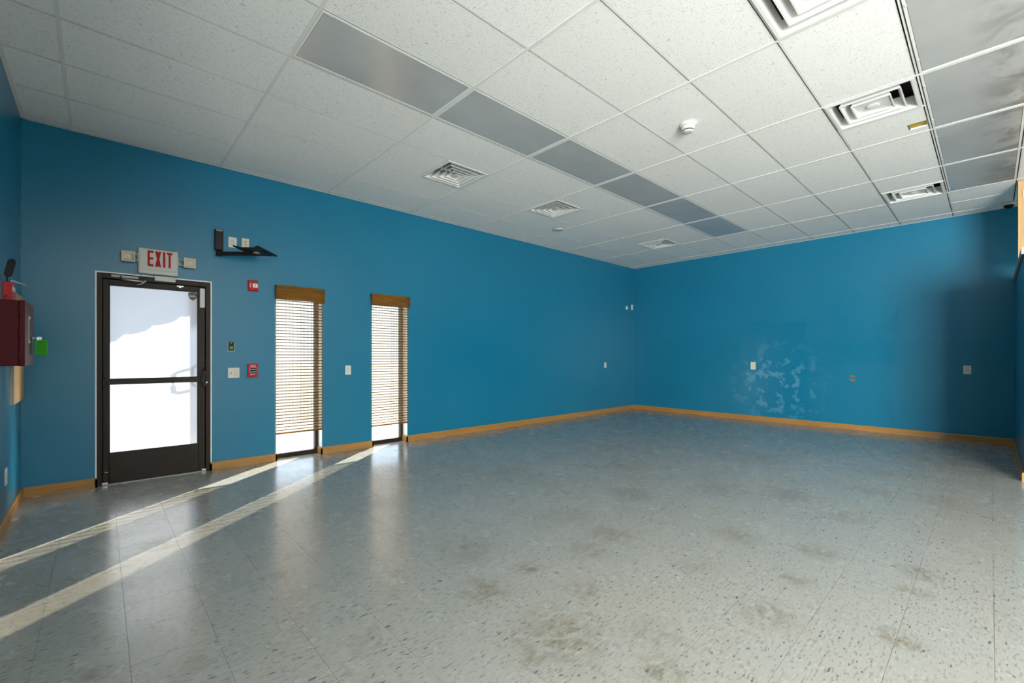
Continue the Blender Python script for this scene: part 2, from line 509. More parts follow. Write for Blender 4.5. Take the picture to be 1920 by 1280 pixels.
wall_front = struct(b.build('wall_front', M['blue']), 'blue wall carrying the red alarm panel', 'wall')
w4 = struct(empty('window_4', (XF, -3.5, FZ_0)), 'unseen wide window added in the alarm panel wall for the fill daylight', 'window')
b = MB()
for k in range(4):
    y = FY_0 + (FY_1 - FY_0) * k / 3
    b.box(XF - .12, XF - .04, y - .025, y + .025, FZ_0, FZ_1)
b.box(XF - .12, XF - .04, FY_0, FY_1, FZ_0, FZ_0 + .05).box(XF - .12, XF - .04, FY_0, FY_1, FZ_1 - .05, FZ_1)
b.build('window_frame', M['bronze'], w4)
for k in range(3):
    ya_ = FY_0 + (FY_1 - FY_0) * k / 3; yb_ = FY_0 + (FY_1 - FY_0) * (k + 1) / 3
    MB().box(XF - .083, XF - .077, ya_ + .025, yb_ - .025, FZ_0 + .05, FZ_1 - .05).build('pane', M['glass'], w4)
wall_right = struct(MB().box(7.05, XB, YR - 0.12, YR, 0, 2.415).build('wall_right', M['blue']), 'low blue partition wall meeting the scuffed blue wall', 'wall')
MB().box(7.05, 9.62, YR - 0.125, YR + 0.022, 2.40, 2.425).box(7.05, 9.62, YR + 0.001, YR + 0.022, 2.355, 2.40).build('top_rail', M['zinc'], wall_right)
wall_side = struct(MB().box(XF, XB, YS - WT, YS, 0, ZT).build('wall_side', M['plaster']), 'pale wall closing the open side of the room', 'wall')
# tan plywood panel above the partition
tp = struct(MB().box(8.46, 8.60, -0.95, YR + 0.004, 2.42, HC).build('trim_1', M['tanboard']), 'tan wooden panel rising above the low partition wall', 'panel')
MB().box(8.448, 8.462, -0.30, -0.272, 3.27, 3.36).build('plate', M['white_plastic'], tp)

# ------------------------------------------------------------------ floor
floor = struct(MB().box(XF - WT, XB + WT, YS - WT, YL + WT, -0.20, -0.0035).build('floor', M['grey_slab']), 'grey speckled vinyl tile floor with brown stains', 'floor')
TS = 0.3048; GAP = 0.0006
cells = []
ca, sa = math.cos(YAW), math.sin(YAW)
def project(x, y, z):
    d = x * ca + y * sa; r = x * sa - y * ca
    if d < 0.05: return None
    return CX + FPX * r / d, HY - FPX * (z - CAM_H) / d, d
i0 = math.floor((XF - 0.094) / TS); i1 = math.ceil((XB - 0.094) / TS)
j0 = math.floor((YS + 0.012) / TS); j1 = math.ceil((YL + WT + 0.012) / TS)
for i in range(i0, i1):
    for j in range(j0, j1):
        xa, xb = 0.094 + i * TS, 0.094 + (i + 1) * TS
        ya, yb = -0.012 + j * TS, -0.012 + (j + 1) * TS
        xa, xb = max(xa, XF), min(xb, XB); ya, yb = max(ya, YS), min(yb, YL + 0.14)
        if xb - xa < .01 or yb - ya < .01: continue
        pts = [project(x, y, 0) for x in (xa, xb) for y in (ya, yb)]
        inv = 0.0
        pc = project((xa + xb) / 2, (ya + yb) / 2, 0)
        if pc and -80 < pc[0] < 2000 and 600 < pc[1] < 1360:
            inv = (xb - xa) * (yb - ya) / pc[2] ** 3
        cells.append((inv, xa, xb, ya, yb))
cells.sort(reverse=True)
tile_cache = {}
def floor_tile_mesh(w, h):
    key = (round(w, 4), round(h, 4))
    if key not in tile_cache:
        me = MB().box(GAP, w - GAP, GAP, h - GAP, -0.0035, 0.0).mesh('floor_tile')
        me.materials.append(M['floor']); tile_cache[key] = me
    return tile_cache[key]
rest = MB()
for n, (inv, xa, xb, ya, yb) in enumerate(cells):
    if n < 300 and inv > 0:
        link_mesh('floor_tile', floor_tile_mesh(xb - xa, yb - ya), floor, (xa, ya, 0))
    else:
        rest.box(xa + GAP, xb - GAP, ya + GAP, yb - GAP, -0.0035, 0.0)
ro = rest.build('floor_tile_field', M['floor'], floor); ro['kind'] = 'stuff'

# ------------------------------------------------------------------ ceiling
ceiling = struct(MB().box(XF - WT, XB + WT, YS - WT, YL + WT, HC + 0.33, HC + 0.5).build('ceiling', M['plenum']), 'white suspended ceiling of fissured boards in a metal grid', 'ceiling')
def gx(i): return GX0 + 1.2192 * i
def gy(j): return GY0 - 0.6096 * j
TW = 0.0105
rows = [XF + .02] + [gx(i) for i in range(0, 9)] + [XB - .02]
cols = [YL - .02] + [gy(j) for j in range(0, 12)]
VENTS_FIRST = {(4, 2), (4, 8)}                    # 2 ft diffuser in the first half of the 4 ft bay
VENTS_SECOND = {(2, 2), (6, 2), (2, 8), (6, 8)}
ct_cache = {}
def ceil_tile(xa, xb, ya, yb):
    w, h = xb - xa, yb - ya
    key = (round(w, 3), round(h, 3))
    if key not in ct_cache:
        me = MB().box(.004, w - .004, .0115, h - .0115, 0, 0.015).mesh('ceiling_tile')
        me.materials.append(M['tile']); ct_cache[key] = me
    link_mesh('ceiling_tile', ct_cache[key], ceiling, (xa, ya, HC + .004))
def cross_tee(x, ya, yb):
    MB().box(x - TW, x + TW, ya, yb, HC, HC + .0035).build('ceiling_tee', M['tee'], ceiling)
vents = []; lamps = []
for ri in range(len(rows) - 1):
    xa, xb = rows[ri], rows[ri + 1]
    i = ri - 1                                    # bay index: bay i runs gx(i)..gx(i+1)
    for ci in range(len(cols) - 1):
        yb, ya = cols[ci], cols[ci + 1]
        j = ci - 1
        if j == 4 and 1 <= i <= 6: lamps.append((xa, xb, ya, yb, 'mid', i)); continue
        if j == 9 and 1 <= i <= 6: lamps.append((xa, xb, ya, yb, 'side', i)); continue
        xm = xa + 0.6096
        if (i, j) in VENTS_FIRST:
            vents.append((xa, xm, ya, yb, i, j)); cross_tee(xm, ya, yb)
            if (i, j) == (4, 8):                  # board with a broken hole showing yellow insulation
                hx0, hx1, hy0, hy1 = 5.63, 5.77, ya + .012, ya + .145
                b = MB(); z0, z1 = HC + .004, HC + .019
                b.box(xm + .004, hx0, ya + .0125, yb - .0125, z0, z1).box(hx1, xb - .004, ya + .0125, yb - .0125, z0, z1)
                b.box(hx0, hx1, hy1, yb - .0125, z0, z1)
                b.build('ceiling_tile', M['tile'], ceiling)
                MB().box(hx0 - .03, hx1 + .03, hy0 - .02, hy1 + .03, HC + .024, HC + .06).build('insulation_batt', M['insulation'], ceiling)
                MB().box(hx0 - .004, hx0 + .010, hy0, hy1, HC + .006, HC + .022).box(hx0, hx1, hy1 - .012, hy1 + .006, HC + .006, HC + .022).build('torn_edge', M['torn'], ceiling)
            else: ceil_tile(xm, xb, ya, yb)
        elif (i, j) in VENTS_SECOND:
            vents.append((xm, xb, ya, yb, i, j)); cross_tee(xm, ya, yb); ceil_tile(xa, xm, ya, yb)
        elif j == 9 and i == 7:
            cross_tee(xm, ya, yb); ceil_tile(xa, xm, ya, yb); ceil_tile(xm, xb, ya, yb)
        else: ceil_tile(xa, xb, ya, yb)
# main runners across the room, then cross runners along it
for i in range(0, 9):
    MB().box(gx(i) - TW, gx(i) + TW, gy(11), YL, HC, HC + .0035).box(gx(i) - .002, gx(i) + .002, gy(11), YL, HC + .0035, HC + .045).build('main_runner', M['tee'], ceiling)
for j in range(0, 12):
    MB().box(XF, XB, gy(j) - TW, gy(j) + .0000, HC + .0028, HC + .004).box(XF, XB, gy(j) + .0085, gy(j) + TW, HC + .0028, HC + .004).build('cross_runner', M['tee'], ceiling)
# wall angle along the edges
MB().box(XF, XB, YL - .024, YL, HC - .001, HC + .002).box(XF, XB, YL - .003, YL, HC - .001, HC + .03).build('wall_angle', M['tee'], ceiling)
MB().box(XB - .024, XB, gy(11), YL, HC - .001, HC + .002).build('wall_angle', M['tee'], ceiling)
MB().box(XF, XF + .024, gy(11), YL, HC - .001, HC + .002).build('wall_angle', M['tee'], ceiling)
# plain boarded ceiling over the unseen open side
MB().box(XF, XB, YS, gy(11) - .01, HC + .004, HC + .02).build('ceiling_board', M['tile'], ceiling)

# ------------------------------------------------------------------ ceiling lights
ORD = {1: 'sixth', 2: 'fifth', 3: 'fourth', 4: 'third', 5: 'second', 6: 'first'}
for xa, xb, ya, yb, row, i in lamps:
    t = empty('ceiling_light', ((xa + xb) / 2, (ya + yb) / 2, HC))
    if row == 'mid':
        tag(t, 'unlit recessed ceiling light, %s from the scuffed wall in the clean mid-ceiling row' % ORD[i], 'ceiling light', 'ceiling lights in the mid-ceiling row')
    else:
        tag(t, 'unlit ceiling light with stained lens above the partition, %s from the scuffed wall' % ORD[i], 'ceiling light', 'ceiling lights in the stained row')
    e0 = .0125
    xa_, xb_, ya_, yb_ = xa + e0, xb - e0, ya + e0 - .001, yb - e0 - .006
    fw = .016; b = MB(); z0, z1 = HC + .001, HC + .010
    b.box(xa_, xb_, ya_, ya_ + fw, z0, z1).box(xa_, xb_, yb_ - fw, yb_, z0, z1)
    b.box(xa_, xa_ + fw, ya_ + fw, yb_ - fw, z0, z1).box(xb_ - fw, xb_, ya_ + fw, yb_ - fw, z0, z1)
    b.build('frame', M['metal_white'], t)
    MB().box(xa_ + fw + .003, xb_ - fw - .003, ya_ + fw + .003, yb_ - fw - .003, HC + .0025, HC + .008).build('lens', M['lens'] if row == 'mid' else M['lens_dirty'], t)
    MB().box(xa_ + .002, xb_ - .002, ya_ + .002, yb_ + .008, HC + .0105, HC + .10).build('housing', M['plenum'], t)
    for xx in (xa_ + .22, xb_ - .22):
        MB().box(xx - .012, xx + .012, yb_ - fw - .002, yb_ - fw + .008, HC - .002, HC + .0012).build('latch', M['metal_white'], t)

# ------------------------------------------------------------------ ceiling diffusers
def ring(b, cx, cy, s0, z0, s1, z1, th=.004):
    """one square cone: lower outer edge (s0,z0) to upper inner edge (s1,z1), with a small turned lip"""
    def sq(s, z): return [(cx - s, cy - s, z), (cx + s, cy - s, z), (cx + s, cy + s, z), (cx - s, cy + s, z)]
    v = sq(s0, z0) + sq(s1, z1) + sq(s1 - th, z1) + sq(s0 - th * 1.6, z0)
    f = []
    for k in range(4):
        n = (k + 1) % 4
        f += [(k, n, 4 + n, 4 + k), (4 + k, 4 + n, 8 + n, 8 + k), (8 + k, 8 + n, 12 + n, 12 + k), (12 + k, 12 + n, n, k)]
    b.add(v, f)
VL = {(2, 2): 'white square ceiling diffuser with four cones, nearest the exit door', (4, 2): 'white square ceiling diffuser with four cones, near the flat round ceiling cover',
      (6, 2): 'white square ceiling diffuser with four cones, nearest the dark blue corner', (2, 8): 'deep white louvred ceiling diffuser, farthest from the scuffed blue wall',
      (4, 8): 'deep white louvred ceiling diffuser beside the broken ceiling board', (6, 8): 'deep white louvred ceiling diffuser nearest the scuffed blue wall'}
for xa, xb, ya, yb, i, j in vents:
    cx, cy = (xa + xb) / 2, (ya + yb) / 2
    t = empty('ceiling_diffuser', (cx, cy, HC))
    tag(t, VL[(i, j)], 'air vent', 'cone diffusers on the door side' if j == 2 else 'louvred diffusers beside the stained lights')
    S = .292
    b = MB()
    # flange and collar
    fi = .262 if j == 2 else .270
    for a_, b_, c_, d_ in ((-S, S, -S, -fi), (-S, S, fi, S), (-S, -fi, -fi, fi), (fi, S, -fi, fi)):
        b.box(cx + a_, cx + b_, cy + c_, cy + d_, HC - .004, HC + .004)
    b.build('flange', M['metal_white'], t)
    b = MB(); ring(b, cx, cy, fi + .001, HC - .002, (.225 if j == 2 else .262), HC + (.075 if j == 2 else .10)); b.build('collar', M['metal_white'], t)
    MB().box(cx - .26, cx + .26, cy - .26, cy + .26, HC + .29, HC + .30).build('duct_back', M['zinc'], t)
    if j == 2:
        for s in (.212, .152, .092):
            b = MB(); ring(b, cx, cy, s, HC - .008, s - .050, HC + .062, .004); b.build('cone', M['metal_white'], t)
        b = MB(); s = .036
        b.add([(cx - s, cy - s, HC - .008), (cx + s, cy - s, HC - .008), (cx + s, cy + s, HC - .008), (cx - s, cy + s, HC - .008), (cx, cy, HC + .04)],
              [(0, 1, 2, 3), (0, 4, 1), (1, 4, 2), (2, 4, 3), (3, 4, 0)]); b.build('centre_cone', M['metal_white'], t)
    else:
        for s in (.205, ):
            b = MB(); ring(b, cx, cy, s, HC - .002, s - .036, HC + .085, .007); b.build('cone', M['metal_white'], t)
        b = MB(); ring(b, cx, cy, .135, HC - .002, .105, HC + .085, .007); b.build('cone', M['metal_white'], t)
        s, s2 = .118, .085
        b = MB(); b.add([(cx - s, cy - s, HC + .006), (cx + s, cy - s, HC + .006), (cx + s, cy + s, HC + .030), (cx - s, cy + s, HC + .006), (cx - s2, cy - s2, HC + .07), (cx + s2, cy - s2, HC + .07), (cx + s2, cy + s2, HC + .07), (cx - s2, cy + s2, HC + .07)],
              [(0, 1, 2, 3), (0, 1, 5, 4), (1, 2, 6, 5), (2, 3, 7, 6), (3, 0, 4, 7), (4, 5, 6, 7)]); b.build('centre_plate', M['metal_white'], t)
        MB().lathe((cx, cy, HC + .007), [(.045, 0), (.045, -.003), (.038, -.004)], 20).build('centre_cap', M['metal_white'], t)
        b = MB()
        b.tube([(cx - .25, cy - .13, HC + .09), (cx - .12, cy - .02, HC + .05), (cx - .10, cy + .03, HC + .06)], .005, 6)
        b.tube([(cx - .24, cy + .15, HC + .09), (cx - .13, cy + .06, HC + .045)], .004, 6); b.build('support_wire', M['zinc'], t)
    b = MB()
    if j == 2:
        for sx_ in (-1, 1):
            b.box(cx + sx_ * .20, cx + sx_ * .03, cy - .004, cy + .004, HC + .03, HC + .045)
        b.build('cross_bar', M['metal_white'], t)

# ------------------------------------------------------------------ small ceiling things
t = tag(empty('smoke_detector', (4.082, 1.918, HC)), 'round white smoke detector on the ceiling between the light rows', 'smoke detector')
MB().lathe((4.082, 1.918, HC + .005), [(.078, 0), (.078, -.018), (.070, -.024)], 28).build('base', M['white_plastic'], t)
MB().lathe((4.082, 1.918, HC - .019), [(.064, 0), (.062, -.022), (.050, -.030)], 28).build('body', M['white_plastic'], t)
MB().lathe((4.082, 1.918, HC - .049), [(.044, 0), (.044, -.010)], 28).build('sensor_slot', M['black'], t)
MB().lathe((4.082, 1.918, HC - .059), [(.048, 0), (.046, -.008), (.030, -.012)], 28).build('cap', M['white_plastic'], t)
t = tag(empty('ceiling_cover_plate', (5.80, 4.99, HC)), 'flat round white cover plate on a ceiling board', 'cover plate')
MB().lathe((5.80, 4.99, HC + .0045), [(.100, 0), (.100, -.006), (.097, -.0075)], 32).build('rim', M['ghost'], t)
MB().lathe((5.80, 4.99, HC - .0025), [(.094, 0), (.092, -.003)], 32).build('disc', M['metal_white'], t)
t = tag(empty('dome_camera', (9.50, -0.175, HC)), 'small white security camera with black dome at the ceiling corner', 'camera')
MB().lathe((9.50, -0.175, HC + .005), [(.066, 0), (.068, -.03), (.058, -.042)], 24).build('housing', M['white_plastic'], t)
MB().lathe((9.50, -0.175, HC - .036), [(.052, 0), (.050, -.018), (.038, -.036), (.020, -.046), (.004, -.049)], 24).build('dome', M['black'], t)
MB().box(9.56, 9.829, -.19, -.165, HC - .012, HC + .004).build('cable_cover', M['ghost'], t)

# ------------------------------------------------------------------ baseboards
BH, BT = 0.093, 0.018
def board_x(b, x0, x1, y):                      # runs along the door wall, face towards -Y
    prof = [(0, 0), (-BT, 0), (-BT, BH - .012), (-BT + .006, BH), (0, BH)]
    b.prism(prof, lambda u, w, t: (t, y + u, w), x0, x1)
def board_y(b, y0, y1, x, s):                   # runs across; s = +1 face towards +X
    prof = [(0, 0), (s * BT, 0), (s * BT, BH - .012), (s * (BT - .006), BH), (0, BH)]
    b.prism(prof, lambda u, w, t: (x + u, t, w), y0, y1)
bl = struct(empty('baseboard_left', (4.6, YL, 0)), 'golden oak baseboard along the door wall', 'baseboard')
def wallboard(x0, x1, ret_l, ret_r):
    o = MB(); board_x(o, x0 - (BT if ret_l else 0), x1 + (BT if ret_r else 0), YL); o.build('board', M['wood'], bl)
    if ret_l:
        o = MB(); board_y(o, YL - BT, YL + ret_l, x0, -1); o.build('return_board', M['wood_y'], bl)
    if ret_r:
        o = MB(); board_y(o, YL - BT, YL + ret_r, x1, 1); o.build('return_board', M['wood_y'], bl)
wallboard(XF + BT, DX0, 0, .03)
wallboard(DX1, W1[0], .03, .135)
wallboard(W1[1], W2[0], .135, .135)
wallboard(W2[1], XB - BT, .135, 0)
o = MB(); board_y(o, YR, YL, XB, -1); struct(o.build('baseboard_back', M['wood_y']), 'golden oak baseboard under the scuffed blue wall', 'baseboard')
o = MB(); board_y(o, 0.3, YL, XF, 1); struct(o.build('baseboard_front', M['wood_y']), 'golden oak baseboard under the alarm panel wall', 'baseboard')
o = MB(); o.prism([(0, 0), (BT, 0), (BT, BH - .012), (BT - .006, BH), (0, BH)], lambda u, w, t: (t, YR + u, w), 7.05, XB - BT)
struct(o.build('baseboard_right', M['wood']), 'golden oak baseboard along the low partition wall', 'baseboard')

# ------------------------------------------------------------------ exit door
door = struct(empty('door_1', ((DX0 + DX1) / 2, YL, 0)), 'dark bronze framed exit door with frosted white glass', 'door')
FY0, FY1 = YL + .012, YL + .115                 # frame depth
b = MB(); e = .012                              # white corner bead around the opening
b.box(DX0, DX0 + e, YL - .004, YL + .10, 0, DZ).box(DX1 - e, DX1, YL - .004, YL + .10, 0, DZ).box(DX0 + e, DX1 - e, YL - .004, YL + .10, DZ - e, DZ)
b.build('corner_bead', M['white_trim'], door)
fx0, fx1, fz = DX0 + e, DX1 - e, DZ - e
b = MB()
b.box(fx0, fx0 + .040, FY0, FY1, 0, fz).box(fx1 - .042, fx1, FY0, FY1, 0, fz).box(fx0 + .040, fx1 - .042, FY0, FY1, fz - .052, fz)
b.box(fx0 + .040, fx0 + .062, YL + .073, FY1, 0, fz - .052).box(fx1 - .064, fx1 - .042, YL + .073, FY1, 0, fz - .052).box(fx0 + .062, fx1 - .064, YL + .073, FY1, fz - .074, fz - .052)
frame = b.build('door_frame', M['bronze'], door, .002, 1)
MB().box(fx0 + .04, fx1 - .042, FY0 - .004, FY1 + .05, .0, .010).build('threshold', M['zinc'], door)
LX0, LX1, LZ1 = fx0 + .046, fx1 - .048, fz - .058  # leaf
LY0, LY1 = YL + .028, YL + .072
GXa, GXb, GZa, GZb = .068, .816, .312, 2.022
leaf = empty('door_leaf', ((LX0 + LX1) / 2, LY0, 0)); attach(leaf, door); leaf.location = Vector(((LX0 + LX1) / 2, LY0, 0))
b = MB().box(LX0, GXa, LY0, LY1, .011, LZ1); b.build('stile', M['bronze'], leaf, .003, 1)
b = MB().box(GXb, LX1, LY0, LY1, .011, LZ1); b.build('stile', M['bronze'], leaf, .003, 1)
MB().box(GXa, GXb, LY0, LY1, GZb, LZ1).build('top_rail', M['bronze'], leaf, .003, 1)
MB().box(GXa, GXb, LY0, LY1, .011, GZa).build('bottom_rail', M['bronze'], leaf, .003, 1)
MB().box(GXa - .004, GXb + .004, LY0 + .030, LY0 + .036, GZa - .004, GZb + .004).build('glass_pane', M['glass'], leaf)
MB().add([(GXa - .002, LY0 + .028, GZa - .002), (GXb + .002, LY0 + .028, GZa - .002), (GXb + .002, LY0 + .028, GZb + .002), (GXa - .002, LY0 + .028, GZb + .002)], [(0, 1, 2, 3)]).build('frosted_film', M['film'], leaf)
bd = MB(); bdw = .008
bd.box(GXa, GXa + bdw, LY0 + .004, LY0 + .026, GZa, GZb).box(GXb - bdw, GXb, LY0 + .004, LY0 + .026, GZa, GZb)
bd.box(GXa + bdw, GXb - bdw, LY0 + .004, LY0 + .026, GZa, GZa + bdw).box(GXa + bdw, GXb - bdw, LY0 + .004, LY0 + .026, GZb - bdw, GZb)
bd.build('glazing_bead', M['bronze'], leaf)
# panic bar with end brackets
MB().box(.035, .838, LY0 - .052, LY0 - .014, 1.010, 1.072).build('push_bar', M['bronze'], leaf, .006, 2)
MB().box(.018, .060, LY0 - .058, LY0 + .001, 1.000, 1.082).build('bar_end_bracket', M['bronze'], leaf, .006, 2)
b = MB()
b.box(.826, .880, LY0 - .060, LY0 + .001, 1.005, 1.075)
b.box(.848, .884, LY0 - .050, LY0 + .001, .955, 1.135)
b.build('latch_case', M['black'], leaf, .008, 2)
MB().lathe((.866, LY0 - .006, 1.158), [(.016, .007), (.016, -.006), (.010, -.010)], 16, 'y').build('lock_cylinder', M['black'], leaf)
b = MB().box(.880, .902, LY0 - .028, LY0 - .004, .995, 1.012); b.build('strike_latch', M['steel'], leaf, .002, 1)
# outside pull handle
b = MB(); yo = LY1
b.tube([(.842, yo - .002, 1.19), (.842, yo + .07, 1.19), (.815, yo + .125, 1.188), (.785, yo + .14, 1.165), (.780, yo + .14, 1.10), (.780, yo + .14, 1.03),
        (.785, yo + .14, .975), (.815, yo + .125, .953), (.842, yo + .07, .95), (.842, yo - .002, .95)], .018, 10)
b.build('pull_handle', M['steel'], leaf)
# contact cover on the leaf, shield sticker
MB().box(.829, .876, LY0 - .026, LY0 + .001, 1.845, 2.060).build('contact_cover', M['white_plastic'], leaf, .004, 2)
shield = [(-.040, .038), (-.020, .042), (0, .045), (.020, .042), (.040, .038), (.040, .005), (.032, -.020), (.016, -.038), (0, -.047), (-.016, -.038), (-.032, -.020), (-.040, .005)]
b = MB().prism(shield, lambda u, w, t: (.768 + u, t, 1.968 + w), LY0 + .0245, LY0 + .0275); sh = b.build('shield_sticker', M['badge'], leaf)
b = MB()
for k, w_ in enumerate((.020, .013, .020, .013)):
    b.box(.742 + k * .014, .742 + k * .014 + .009, LY0 + .0235, LY0 + .0246, 1.962, 1.962 + w_)
b.build('sticker_mark', M['sign_face'], leaf)
# overhead closer: channel in the header, arm to the leaf
MB().box(.084, .298, FY0 - .010, FY0 + .002, 2.100, 2.124).build('closer_plate', M['zinc'], door, .002, 1)
b = MB()
b.tube([(.155, FY0 - .012, 2.112), (.170, FY0 - .055, 2.078), (.345, FY0 - .060, 2.074)], .008, 8)
b.tube([(.345, FY0 - .060, 2.074), (.315, FY0 - .03, 2.052), (.27, LY0 - .002, 2.042)], .008, 8)
b.lathe((.345, FY0 - .060, 2.068), [(.015, 0), (.015, .016)], 14)
b.build('closer_arm', M['steel'], door)
MB().box(.426, .606, FY0 - .040, FY0 + .002, 2.098, 2.150).build('sensor_box', M['white_plastic'], door, .005, 2)
MB().box(.62, .68, FY0 - .008, FY0 + .001, 2.058, 2.068).box(.64, .66, LY0 - .008, LY0 + .001, 2.048, 2.058).build('header_contact', M['steel'], door)
for xx in (.012, .848):
    MB().box(xx, xx + .045, LY0 - .008, LY0 + .002, .012, .026).build('bottom_pivot', M['steel'], door)
MB().box(.035, .06, LY0 - .004, LY0 + .001, .125, .130).build('scratch_plate', M['steel'], door)

# ------------------------------------------------------------------ windows with woven shades
GYw = YL + .150
def window(n, x0, x1, label):
    w = struct(empty('window_%d' % n, ((x0 + x1) / 2, GYw, 0)), label, 'window')
    b = MB(); y0, y1 = YL + .125, YL + .185
    b.box(x0, x0 + .045, y0, y1, 0, WZ).box(x1 - .050, x1, y0, y1, 0, WZ)
    b.box(x0 + .045, x1 - .050, y0, y1, 0, .055).box(x0 + .045, x1 - .050, y0, y1, WZ - .05, WZ)
    b.box(x0 + .045, x1 - .050, y0 - .012, y0, 0, .030)
    b.build('window_frame', M['bronze'], w, .002, 1)
    MB().box(x0 + .043, x1 - .048, GYw, GYw + .006, .05, WZ - .045).build('pane', M['glass'], w)
    b = MB(); e = .003
    b.box(x1 - e, x1 - .0002, YL + .001, YL + .125, BH, WZ).box(x0 + .0002, x0 + e, YL + .001, YL + .125, BH, WZ).box(x0, x1, YL + .001, YL + .125, WZ - e, WZ)
    b.build('reveal_lining', M['white_trim'], w)
    return w
window(1, W1[0], W1[1], 'narrow floor-length window beside the exit door')
window(2, W2[0], W2[1], 'narrow floor-length window farther from the exit door')

slat_mesh = {}
def shade(x0, x1, ztop, zval, zbot, label, seed):
    rnd = random.Random(seed)
    yb = YL - .022                               # plane of the hanging mat
    t = tag(empty('roman_shade', ((x0 + x1) / 2, YL, ztop)), label, 'window shade', 'woven shades on the narrow windows')
    per = .0372
    n = int(round((zval + .03 - zbot) / per)); per = (zval + .03 - zbot) / n
    w = (x1 - x0) - .022
    key = round(w, 3)
    for k in range(n):
        z0 = zbot + k * per
        if key not in slat_mesh:
            me = MB().add([(0, 0, .004), (w, 0, .004), (w, -.003, per * .36), (0, -.003, per * .36), (w, -.003, per * .68), (0, -.003, per * .68), (w, 0, per + .0003), (0, 0, per + .0003)],
                          [(0, 1, 2, 3), (3, 2, 4, 5), (5, 4, 6, 7)]).mesh('slat')
            me.materials.append(M['slat'])
            rd = MB().tube([(0, -.001, 0), (w, -.001, 0)], .0052, 6).mesh('dark_reed'); rd.materials.append(M['reed'])
            slat_mesh[key] = (me, rd)
        dx = rnd.uniform(-.002, .002)
        link_mesh('slat', slat_mesh[key][0], t, (x0 + .004 + dx, yb, z0))
        link_mesh('dark_reed', slat_mesh[key][1], t, (x0 + .004 + rnd.uniform(-.004, .004), yb, z0))
    b = MB()                                     # stitching threads
    for k in range(13):
        xx = x0 + .03 + (w - .04) * k / 12 + rnd.uniform(-.004, .004)
        b.box(xx - .0012, xx + .0012, yb - .0045, yb - .0028, zbot, zval + .03)
    b.build('stitching', M['reed'], t)
    # folded valance of rough reeds with a return at each end
    b = MB(); nr = 15
    for k in range(nr):
        z = zval + (ztop - zval) * (k + .5) / nr
        pts = []
        for q_ in range(7):
            xx = x0 + (x1 - x0) * q_ / 6
            pts.append((xx, yb - .030 - .006 * math.sin(k * 1.1) + rnd.uniform(-.002, .002), z + rnd.uniform(-.0025, .0025)))
        b.tube(pts, (ztop - zval) / nr * .62, 6)
    b.build('valance', M['valance'], t)
    b = MB()
    b.box(x0 + .002, x1 - .002, YL - .026, YL - .001, ztop - .035, ztop - .004)
    b.build('head_rail', M['valance'], t)
    b = MB()
    b.box(x0 + .002, x0 + .006, yb - .030, YL - .001, zval + .01, ztop).box(x1 - .006, x1 - .002, yb - .030, YL - .001, zval + .01, ztop)
    b.build('valance_return', M['valance'], t)
    b = MB(); b.tube([(x0 + .003, yb - .004, zbot), (x1 - .016, yb - .004, zbot)], .011, 8); b.build('bottom_bar', M['valance'], t)
    b = MB(); b.tube([(x1 - .085, yb - .010, 1.62), (x1 - .083, yb - .012, 1.35), (x1 - .085, yb - .010, 1.20)], .0022, 5); b.build('pull_cord', M['reed'], t)
shade(1.600, 2.192, 2.180, 2.000, .338, 'brown woven reed shade on the window beside the exit door', 3)
shade(2.856, 3.470, 2.192, 2.042, .300, 'brown woven reed shade on the window farther from the exit door', 4)

# ------------------------------------------------------------------ exit sign
t = tag(empty('exit_sign', (.457, YL, 2.16)), 'white EXIT sign with two emergency lamp heads above the door', 'exit sign')
MB().box(.291, .624, YL - .062, YL + .002, 2.160, 2.422).build('housing', M['white_plastic'], t, .012, 3)
MB().box(.303, .612, YL - .066, YL - .060, 2.196, 2.410).build('face_plate', M['sign_face'], t, .003, 1)
b = MB(); yf0, yf1 = YL - .0675, YL - .0655
zt, zb = 2.400, 2.237
def lb(x0, x1, z0, z1): b.box(x0, x1, yf0, yf1, z0, z1)
lb(.366, .384, zb, zt); lb(.384, .414, zt - .022, zt); lb(.384, .412, (zt + zb) / 2 - .010, (zt + zb) / 2 + .012); lb(.384, .414, zb, zb + .022)   # E
mpx = lambda u, w, tt: (u, tt, w)
b.prism([(.428, zt), (.450, zt), (.478, zb), (.456, zb)], mpx, yf0, yf1)
b.prism([(.456, zt), (.478, zt), (.450, zb), (.428, zb)], mpx, yf0 - .0003, yf1)                                  # X
lb(.494, .513, zb, zt)                                                                                            # I
lb(.526, .574, zt - .022, zt); lb(.5405, .5595, zb, zt - .022)                                                    # T
b.build('exit_lettering', M['red_letter'], t)
